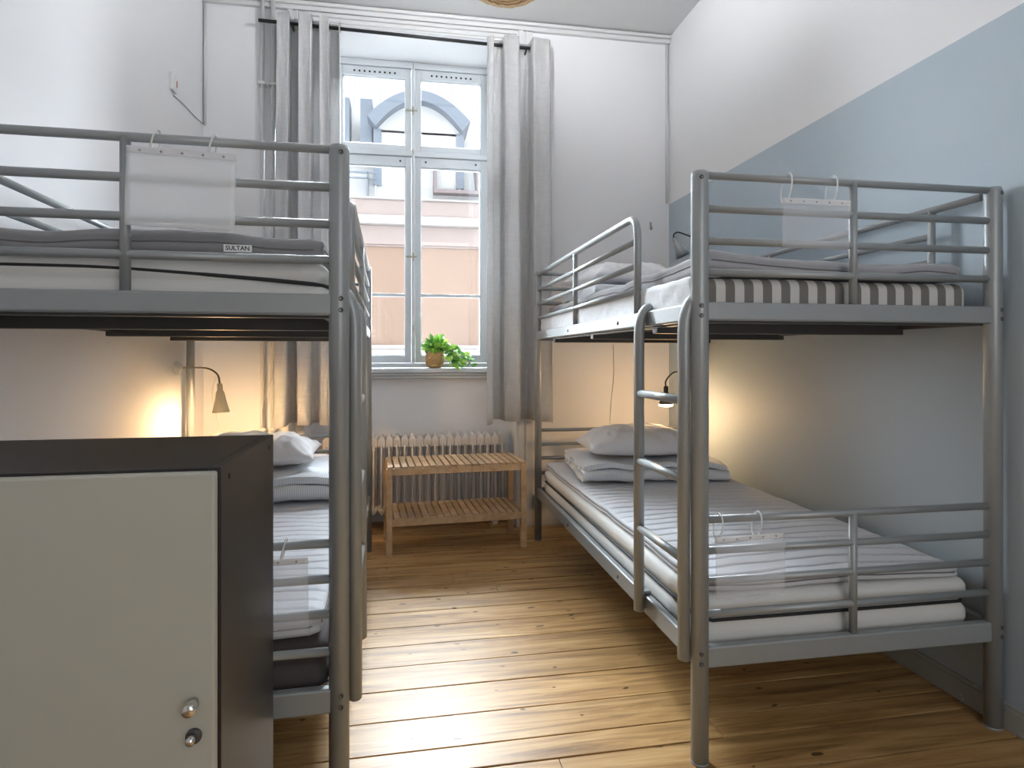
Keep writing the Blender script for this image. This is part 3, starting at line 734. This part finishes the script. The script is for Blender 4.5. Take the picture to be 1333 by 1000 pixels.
# ---------------------------------------------------------------- curtain rod and curtains
RYc = 3.862
def rod_z(x): return 3.095 + (x + .848) / 1.767 * (-.030)
rodt = thing('curtain_rod', 'thin black iron curtain rod above the window', 'curtain rod', (0, RYc, 0))
link('rod', one(tube, [(-.848, 0, rod_z(-.848)), (.919, 0, rod_z(.919))], .0105, 14), 'black_iron', rodt)
for xx in (-.655, .765):
    b_ = new(); tube(b_, [(xx, .067, rod_z(xx) - .02), (xx, .010, rod_z(xx) - .02), (xx, 0, rod_z(xx) - .008)], .006, 8); box(b_, xx - .012, xx + .012, .058, .067, rod_z(xx) - .05, rod_z(xx) + .01)
    link('bracket', b_, 'black_iron', rodt)
def curtain(name_label, x0t, x1t, x0b, x1b, waves, phase, seed, pw, A=.058):
    T = thing('curtain', name_label, 'curtain', (0, RYc, 0), group=None)
    n = 150; rows = []; bm = new(); zt = 3.125
    nz_ = 40
    for k in range(nz_ + 1):
        q = k / nz_; row = []
        for i in range(n + 1):
            u = i / n
            x0 = x0t + (x0b - x0t) * q; x1 = x1t + (x1b - x1t) * q
            un = u + .020 * sin(2 * pi * u * 2 + seed) * 1
            a = 2 * pi * waves * u ** pw + phase
            amp = A * (1 + .22 * q * sin(seed + u * 7)) * (.88 + .12 * cos(3 * u + seed))
            w = math.tanh(2.0 * (sin(a) - .30)) / .88
            x = x0 + (x1 - x0) * un + .006 * q * nz(u * 6, q * 2, 0, 1, seed) - .012 * sin(2 * a)
            yy = amp * w + .012 * q * nz(u * 5, q * 3, 0, 1, seed + 5) + .006 * sin(a * 3 + 2 * q)
            z = (zt - .022 * ((u - .5) * 2) ** 8) + (rod_z(x) - 3.08) * (1 - q) - q * (zt - .70) + (.004 * sin(a) * q)
            row.append(bm.verts.new((x, yy, z)))
        rows.append(row)
    for a, c in zip(rows, rows[1:]):
        for i in range(n): bm.faces.new((a[i], a[i + 1], c[i + 1], c[i])).smooth = True
    link('cloth', bm, 'curtain', T, solid=.003)
    # eyelets where the cloth crosses the rod
    ph = []
    for i in range(n):
        a0 = sin(2 * pi * waves * (i / n) ** pw + phase) - .3; a1 = sin(2 * pi * waves * ((i + 1) / n) ** pw + phase) - .3
        if a0 * a1 <= 0 and (a0 or a1): ph.append((i + .5) / n)
    for u in ph:
        a = 2 * pi * waves * u ** pw + phase; x = x0t + (x1t - x0t) * (u + .020 * sin(4 * pi * u + seed)) - .012 * sin(2 * a)
        dx = (x1t - x0t) - .024 * cos(2 * a) * 2 * pi * waves; dy = A * 2.2 * cos(a) * 2 * pi * waves
        th = math.atan2(dy, dx); pts = []
        for k in range(20):
            w = 2 * pi * k / 20; pts.append((x + .022 * cos(w) * cos(th), .022 * cos(w) * sin(th), rod_z(x) + .022 * sin(w)))
        link('eyelet', one(tube, pts, .004, 6, True), 'brass', T)
    return T
curtain('grey linen curtain on the left side of the window', -.728, -.372, -.745, -.362, 3.0, -2.3, 1.0, 1.15)
curtain('grey linen curtain on the right side of the window', .515, .905, .512, .925, 2.35, -2.2, 2.4, .78)

# ---------------------------------------------------------------- radiator
rad = thing('radiator', 'old cream ribbed radiator under the window behind the bench', 'radiator', (0, 4.075, 0))
for i in range(24):
    x = -.48 + i * .0485
    b_ = new()
    for yy in (-.055, 0.0, .055):
        tube(b_, [(x, yy, .14), (x, yy, .54)], .0095, 10, rb=.022)
    # lobed heads, top and bottom
    for z0, z1, pk in ((.575, .586, .600), (.105, .128, .095)):
        vs = box(b_, x - .0232, x + .0232, -.070, .070, min(z0, z1), max(z0, z1))
        for v in vs:
            if (pk > .3 and v.co.z > .58) or (pk < .3 and v.co.z < .115): v.co.x = x + (v.co.x - x) * .25; v.co.z = pk; v.co.y *= .9
    box(b_, x - .0225, x + .0225, -.030, .040, .15, .53); box(b_, x - .0232, x + .0232, -.070, .070, .525, .577); box(b_, x - .0232, x + .0232, -.070, .070, .125, .155)
    link('radiator_section', b_, 'radiator', rad, bevel=.006)
for x in (-.43, .59): link('foot', one(lambda b_: (box(b_, x - .02, x + .02, -.06, .06, 0, .10))), 'radiator', rad, bevel=.006)
bm = new(); tube(bm, [(.655, -.0, .13), (.69, -.0, .13), (.70, 0, .12), (.70, 0, 0.0)], .011, 10); tube(bm, [(.66, 0, .13), (.68, 0, .13)], .019, 10)
link('valve', bm, 'brass', rad)

# ---------------------------------------------------------------- slatted bench
bn = thing('slatted_bench', 'low birch wood bench with slatted top and shelf in front of the radiator', 'bench', (-.098, 3.462, 0), radians(3.6))
BW, BD = .80, .36
def wbox(parent, name, *a, m='bench_wood', v=None, bevel=.0025):
    b_ = new(); l = b_.faces.layers.float.new('board'); box(b_, *a); setattr_faces(b_, l, b_.faces[:], random.random() if v is None else v)
    return link(name, b_, m, parent, bevel=bevel)
for x in (0, BW - .034):
    for yy in (0, BD - .034): wbox(bn, 'leg', x, x + .034, yy, yy + .034, 0, .483)
for z0, z1 in ((.447, .483), (.165, .203)):
    for yy in (.004, BD - .028): wbox(bn, 'rail', .034, BW - .034, yy, yy + .024, z0, z1)
    for x in (.005, BW - .029): wbox(bn, 'end_rail', x, x + .024, .034, BD - .034, z0, z1)
ns = 20
for k in range(ns):
    p = (BW - .008) / ns; x = .004 + k * p; wbox(bn, 'top_slat', x + .0045, x + p - .0045, .0, BD, .4835, .496, bevel=.001)
for k in range(18):
    p = (BW - .080) / 18; x = .040 + k * p; wbox(bn, 'shelf_slat', x + .0045, x + p - .0045, .004, BD - .004, .2035, .214, bevel=.001)

# ---------------------------------------------------------------- plant on the sill
pl = thing('potted_plant', 'trailing green plant in a small woven pot on the window sill', 'plant', (.205, 4.225, 1.025))
bm = new(); n = 40; prof = [(.036, 0.0), (.048, .008), (.058, .03), (.062, .055), (.060, .08), (.054, .105), (.052, .112)]
rings = []
fine = []
for i in range(29):
    q = i / 28 * (len(prof) - 1); a = int(min(q, len(prof) - 2)); f_ = q - a
    fine.append((prof[a][0] * (1 - f_) + prof[a + 1][0] * f_, prof[a][1] * (1 - f_) + prof[a + 1][1] * f_))
for i, (rr, zz) in enumerate(fine):
    rings.append([bm.verts.new(((rr + .0030 * (1 if (i // 2 + k // 2) % 2 else -1)) * cos(2 * pi * k / n), (rr + .0030 * (1 if (i // 2 + k // 2) % 2 else -1)) * sin(2 * pi * k / n), zz)) for k in range(n)])
for a, c in zip(rings, rings[1:]):
    for k in range(n): bm.faces.new((a[k], a[(k + 1) % n], c[(k + 1) % n], c[k])).smooth = True
bm.faces.new(rings[0][::-1])
link('pot', bm, 'basket', pl)
link('soil', one(lathe, [(0, .098), (.053, .098), (.053, .10), (0, .104)], (0, 0, 0), 20), 'soil', pl)
bm = new(); lay = bm.faces.layers.float.new('board'); st = new(); rn = random.Random(11)
def leaf(c, dirv, nrm, L, Wd, shade):
    dirv = dirv.normalized(); side = dirv.cross(nrm).normalized(); nn = side.cross(dirv).normalized()
    N = 9
    mid = [bm.verts.new(c + dirv * L * (i / N) + nn * (-.35 * L * (i / N) ** 2)) for i in range(N + 1)]
    for s in (-1, 1):
        ed = []
        for i in range(N + 1):
            q = i / N; w = Wd * sin(pi * min(1, q * .93 + .06)) ** .8
            if i % 2 == 1 and 1 < i < N: w *= .62
            ed.append(bm.verts.new(c + dirv * L * (q - (.05 if q < .1 else 0)) + side * s * w + nn * (-.35 * L * q * q + .18 * w)))
        for i in range(N):
            q = (mid[i], mid[i + 1], ed[i + 1], ed[i]) if s > 0 else (mid[i], ed[i], ed[i + 1], mid[i + 1])
            f = bm.faces.new(q); f[lay] = min(1, max(0, shade + rn.uniform(-.08, .08)))
vines = []
for k in range(24):                      # upright crown
    a = rn.uniform(0, 2 * pi); rr = rn.uniform(.02, .065); tip = Vector((rr * cos(a) - .005, rr * sin(a) * .9, rn.uniform(.13, .205)))
    vines.append(([Vector((.02 * cos(a), .02 * sin(a), .10)), tip * .6 + Vector((0, 0, .05)), tip], 3, (.055, .080)))
for k in range(12):                      # trailers to the right along the sill and over its edge
    t_ = k / 11; L = .10 + .15 * t_; dy = rn.uniform(-.10, -.01)
    vines.append(([Vector((.03, 0, .11)), Vector((L * .5, dy * .5, rn.uniform(.13, .16))), Vector((L * .85, dy, rn.uniform(.06, .11))), Vector((L + .01, dy - .01, rn.uniform(-.005, .05)))], 7, (.035, .055)))
for pts, nl, (l0, l1) in vines:
    sm = []
    for i in range(len(pts) - 1):
        for q in (0, .34, .67): sm.append(pts[i].lerp(pts[i + 1], q))
    sm.append(pts[-1]); tube(st, sm, .0016, 5)
    for j in range(nl):
        q = .25 + .75 * (j + .5) / nl; idx = q * (len(sm) - 1); i0 = int(min(idx, len(sm) - 2)); c = sm[i0].lerp(sm[i0 + 1], idx - i0)
        dv = Vector((rn.uniform(-1, 1), rn.uniform(-1, .5), rn.uniform(-.5, .6))); nv = Vector((rn.uniform(-.4, .4), rn.uniform(-1, -.1), rn.uniform(.2, 1)))
        leaf(c, dv, nv, rn.uniform(l0, l1), rn.uniform(.016, .026), rn.random())
for v in bm.verts:
    v.co.z = max(v.co.z, .003) if v.co.y > -.088 else v.co.z
    v.co.y = min(v.co.y, .085)
link('leaves', bm, 'leaf', pl, smooth=True); link('stems', st, 'stem', pl)

# ---------------------------------------------------------------- reading lamps
def reading_lamp(label, base, normal, path, head, hdir, shade_m, neck_m, base_m, on, power=0, r1=.043, Ls=.10, disc=False):
    T = thing('reading_lamp', label, 'lamp', base)
    bv = Vector(base); nv = Vector(normal).normalized(); R = Vector((0, 0, 1)).rotation_difference(nv).to_matrix()
    link('wall_mount', one(lathe, [(0, 0), (.035, 0), (.035, .012), (.028, .020), (.010, .024), (.010, .034), (0, .034)], (0, 0, 0), 24, R), base_m, T)
    P = [Vector(p) - bv for p in path]
    # smooth neck
    sm = []
    for i in range(len(P) - 1):
        p0 = P[max(0, i - 1)]; p1 = P[i]; p2 = P[i + 1]; p3 = P[min(len(P) - 1, i + 2)]
        for k in range(6):
            t_ = k / 6; sm.append(.5 * ((2 * p1) + (p2 - p0) * t_ + (2 * p0 - 5 * p1 + 4 * p2 - p3) * t_ * t_ + (3 * p1 - p0 - 3 * p2 + p3) * t_ ** 3))
    sm.append(P[-1]); link('gooseneck', one(tube, sm, .0045, 10), neck_m, T)
    hv = Vector(head) - bv; dv = Vector(hdir).normalized(); R2 = Vector((0, 0, 1)).rotation_difference(dv).to_matrix()
    prof = [(.012, 0), (.014, .012), (.013, .035), (.018, .042), (.021, .05), (r1 * .62, .05 + Ls * .35), (r1, .05 + Ls), (r1 - .003, .05 + Ls), (r1 * .58, .05 + Ls * .36), (.016, .055), (0, .053)]
    sh = new(); lathe(sh, prof, hv, 28, R2); so = link('lamp_shade', sh, shade_m, T)
    bb = new(); c = hv + dv * (.05 + Ls * .62)
    if disc: lathe(bb, [(r1 * .5, .05 + Ls - .02), (r1 * .97, .05 + Ls), (r1 * .97, .05 + Ls + .006), (r1 * .8, .05 + Ls + .012), (0, .05 + Ls + .016)], hv, 24, R2)
    else: bmesh.ops.create_uvsphere(bb, u_segments=16, v_segments=10, radius=.021, matrix=Matrix.Translation(c)); 
    link('bulb', bb, 'warm_bulb' if on else 'white_plastic', so, smooth=True)
    if on:
        p = Vector(head) + dv * (.05 + Ls + (.05 if disc else .012))
        light('reading_light', 'POINT', p, power, (1.0, .63, .31), shadow_soft_size=.028)
    return T
M['lamp_black'] = mat('black_lamp_plastic', (0.015, 0.015, 0.016), .4); M['lamp_grey'] = mat('silver_grey_lamp', (0.30, 0.31, 0.31), .35, metal=.5)
M['neck_brown'] = mat('bronze_gooseneck', (0.20, 0.17, 0.12), .4, metal=.7); M['neck_dark'] = mat('dark_gooseneck', (0.06, .055, .05), .4, metal=.5)
reading_lamp('lit cream reading lamp on a gooseneck on the left wall above the locker', (XL, 3.50, 1.045), (1, 0, 0),
             [(XL + .03, 3.50, 1.045), (XL + .09, 3.49, 1.047), (XL + .17, 3.46, 1.042), (XL + .225, 3.43, 1.01), (XL + .238, 3.42, .962)], (XL + .238, 3.42, .965), (.05, -.02, -1), 'cream_shade', 'neck_brown', 'white_plastic', True, 9, Ls=.10)
reading_lamp('lit black reading lamp over the lower bunk pillow on the blue wall', (XR, 3.50, .955), (-1, 0, 0),
             [(XR - .03, 3.50, .955), (XR - .10, 3.48, 1.00), (XR - .20, 3.43, 1.012), (XR - .27, 3.39, .965), (XR - .275, 3.38, .925)], (XR - .275, 3.38, .933), (-.02, -.01, -1), 'lamp_black', 'neck_dark', 'lamp_black', True, 4.2, Ls=.055, disc=True, r1=.042)
reading_lamp('unlit grey reading lamp over the upper bunk on the blue wall', (XR, 3.54, 1.835), (-1, 0, 0),
             [(XR - .03, 3.54, 1.835), (XR - .09, 3.51, 1.842), (XR - .165, 3.46, 1.845), (XR - .20, 3.44, 1.825), (XR - .200, 3.435, 1.80)], (XR - .200, 3.435, 1.805), (.42, -.18, -1), 'lamp_grey', 'lamp_black', 'white_plastic', False, Ls=.07)

# ---------------------------------------------------------------- cords, pipes, small wall things
def cord(name, label, cat, pts, r, m='white_plastic', group=None):
    P = [Vector(p) for p in pts]; sm = []
    for i in range(len(P) - 1):
        p0 = P[max(0, i - 1)]; p1 = P[i]; p2 = P[i + 1]; p3 = P[min(len(P) - 1, i + 2)]
        for k in range(8):
            t_ = k / 8; sm.append(.5 * ((2 * p1) + (p2 - p0) * t_ + (2 * p0 - 5 * p1 + 4 * p2 - p3) * t_ * t_ + (3 * p1 - p0 - 3 * p2 + p3) * t_ ** 3))
    sm.append(P[-1]); return tag(link(name, one(tube, sm, r, 8), m), label, cat, group)
cord('power_cord', 'thin white cord hanging down the blue wall from the unlit upper lamp', 'cord', [(XR - .006, 3.555, 1.81), (XR - .006, 3.56, 1.6), (XR - .006, 3.555, 1.40)], .0028)
cord('power_cord', 'white cord hanging behind the head of the left lower bunk near the corner', 'cord', [(-1.11, YB - .008, .98), (-1.13, YB - .006, .86), (-1.09, YB - .006, .70), (-1.07, YB - .006, .55)], .0025)
cord('power_cord', 'looping white cord beside the heating pipes behind the left lower bunk', 'cord', [(-.765, YB - .065, 1.20), (-.775, YB - .065, 1.02), (-.83, YB - .062, .82), (-.835, YB - .062, .69)], .0025)
cord('power_cord', 'thin cord on the back wall above the right lower bunk headboard', 'cord', [(1.375, YB - .005, 1.18), (1.38, YB - .005, 1.0), (1.36, YB - .005, .78), (1.35, YB - .005, .60)], .0022)
for x, lab in ((-.838, 'left one of two white heating pipes beside the left curtain'), (-.778, 'right one of two white heating pipes beside the left curtain')):
    p = thing('heating_pipe', lab, 'pipe', (x, YB - .035, 0), group=None)
    link('pipe', one(tube, [(0, 0, 0), (0, 0, H - .002)], .0125 if x < -.8 else .015, 16), 'trim', p)
    c = new(); box(c, -.024, .018, -.016, .035, 2.735, 2.752); link('pipe_clamp', c, 'trim', p, bevel=.002)
    c = new(); box(c, -.024, .018, -.016, .035, .66, .675); link('pipe_clamp', c, 'trim', p, bevel=.002)
tag(link('conduit', one(tube, [(XR - .022, YB - .010, 3.21), (XR - .022, YB - .010, 2.14)], .008, 10), 'trim'), 'thin white cable conduit in the corner beside the blue wall', 'conduit')
tag(link('conduit', one(tube, [(XL + .012, YB - .010, H - .06), (XL + .012, YB - .010, 2.485)], .008, 10), 'trim'), 'thin white cable conduit in the left corner above the bunk', 'conduit')
al = thing('wall_alarm', 'small white box with a red mark high on the left wall', 'alarm', (XL, 3.44, 2.515))
link('case', one(box, 0, .018, -.035, .035, -.045, .045), 'white_plastic', al, bevel=.004); link('indicator', one(box, .018, .020, .016, .024, -.015, .018), 'red_plastic', al)
cord('wire', 'thin grey wire slanting from the white box to the left corner', 'wire', [(XL + .004, 3.46, 2.458), (XL + .004, 3.60, 2.470), (XL + .004, 3.76, 2.474), (XL + .004, 3.93, 2.485)], .0028, 'lamp_grey')
hk = new(); box(hk, 1.634, 1.644, YB - .006, YB, 1.96, 2.01); tube(hk, [(1.639, YB - .004, 1.965), (1.636, YB - .03, 1.955), (1.634, YB - .036, 1.975)], .004, 8)
tag(link('wall_hook', hk, 'brass'), 'small metal hook on the back wall left of the blue wall corner', 'hook')
wo_ = thing('wall_socket', 'old wall socket low beside the bench on the back wall', 'socket', (.86, YB - .025, .175))
link('case', one(box, -.03, .03, -.03, .025, -.03, .03), 'outlet', wo_, bevel=.005)

# ---------------------------------------------------------------- pendant lamp
pd = thing('pendant_lamp', 'round wicker pendant lamp hanging from the ceiling', 'lamp', (.425, 2.56, 2.650))
prof = [(.125, 0), (.155, .010), (.175, .05), (.172, .12), (.155, .18), (.145, .21), (.14, .215)]
bm = new(); n = 72; fine = []
for i in range(49):
    q = i / 48 * (len(prof) - 1); a = int(min(q, len(prof) - 2)); f_ = q - a; fine.append((prof[a][0] * (1 - f_) + prof[a + 1][0] * f_, prof[a][1] * (1 - f_) + prof[a + 1][1] * f_))
rings = [[bm.verts.new(((rr + .003 * (1 if (i + k // 2) % 2 else -1)) * cos(2 * pi * k / n), (rr + .003 * (1 if (i + k // 2) % 2 else -1)) * sin(2 * pi * k / n), zz + .004 * nz(cos(2 * pi * k / n), sin(2 * pi * k / n), i * .1, 5, 2))) for k in range(n)] for i, (rr, zz) in enumerate(fine)]
for a, c in zip(rings, rings[1:]):
    for k in range(n): bm.faces.new((a[k], a[(k + 1) % n], c[(k + 1) % n], c[k]))
link('lamp_shade', bm, 'wicker', pd, solid=.003)
bm = new()
lathe(bm, [(0, .006), (.13, .006), (.13, .010), (0, .010)], (0, 0, 0), 40)
for rr in (.02, .04, .06, .08, .10, .12): tube(bm, [(rr * cos(2 * pi * k / 40), rr * sin(2 * pi * k / 40), .004 + .003 * sin(k * 9)) for k in range(40)], .009, 6, True)
link('lower_disc', bm, 'wicker', pd)
link('cord', one(tube, [(0, 0, .21), (0, 0, H - 2.650 - .03)], .004, 8), 'white_plastic', pd)
link('ceiling_rose', one(lathe, [(.0, 0), (.045, 0), (.05, .012), (.05, .03), (0, .03)], (0, 0, H - 2.650 - .03), 20), 'white_plastic', pd)

# ---------------------------------------------------------------- plastic pockets hanging on the bed rails
def pocket(bed, x0, w, h, zrail, zt, label, film, tilt, rings, seed, drop=0.0):
    """bed-local: hangs in front of the foot rails"""
    T = thing('plastic_pocket', label, 'document pocket', group=None); T.matrix_world = bed @ Matrix.Translation((x0, -.026, zt)) @ Matrix.Rotation(tilt, 4, 'Y')
    def sheet(z0, z1, yoff, ny=14, nx=20, amp=.003):
        b_ = new(); g = [[b_.verts.new((w * i / nx, yoff + amp * nz(i / nx * 2, j / ny * 2, 0, 1, seed) - .004 * (j / ny), z0 + (z1 - z0) * j / ny)) for i in range(nx + 1)] for j in range(ny + 1)]
        for a, c in zip(g, g[1:]):
            for i in range(nx): b_.faces.new((a[i], a[i + 1], c[i + 1], c[i])).smooth = True
        return b_
    link('film', sheet(-h, -.016, 0), film, T, solid=.0008)
    stp = link('punched_strip', sheet(-.016, 0.0, 0, 3), 'strip', T, solid=.001)
    for k in range(5): hb_ = new(); lathe(hb_, [(0, 0), (.0028, 0), (.0028, .0012), (0, .0012)], (w * (.12 + .19 * k), -.003, -.008), 10, RX); link('punch_hole', hb_, 'punch', stp)
    for xr in rings:
        pts = []
        zr = zrail - zt + xr * math.tan(-tilt) * -1 * 0
        top = zrail - zt + .017; bot = -.012; cz = (top + bot) / 2; rz_ = (top - bot) / 2
        for k in range(24):
            a = 2 * pi * k / 24; pts.append((xr + .006 * sin(a), .022 + .024 * cos(a) - .004, cz + rz_ * sin(a)))
        link('ring', one(tube, pts, .0022, 6, True), 'ring', T)
    return T
pocket(ML, .478, .228, .176, 1.603, 1.575, 'milky plastic pocket hung from the top rail of the bunk above the locker', 'sleeve_milky', radians(1.5), (.052, .172), 1)
pocket(MR, .230, .208, .138, 1.603, 1.545, 'clear plastic pocket hung from the top rail of the bunk by the blue wall', 'sleeve_clear', radians(.3), (.025, .165), 2)
pocket(MR, .030, .205, .168, .661, .620, 'clear plastic pocket on the lower foot rail of the bunk by the blue wall', 'sleeve_clear', radians(-1.2), (.020, .135), 3)
pocket(ML, .650, .212, .180, .661, .638, 'clear plastic pocket on the lower foot rail of the bunk behind the locker', 'sleeve_clear', radians(-.5), (.155,), 4)
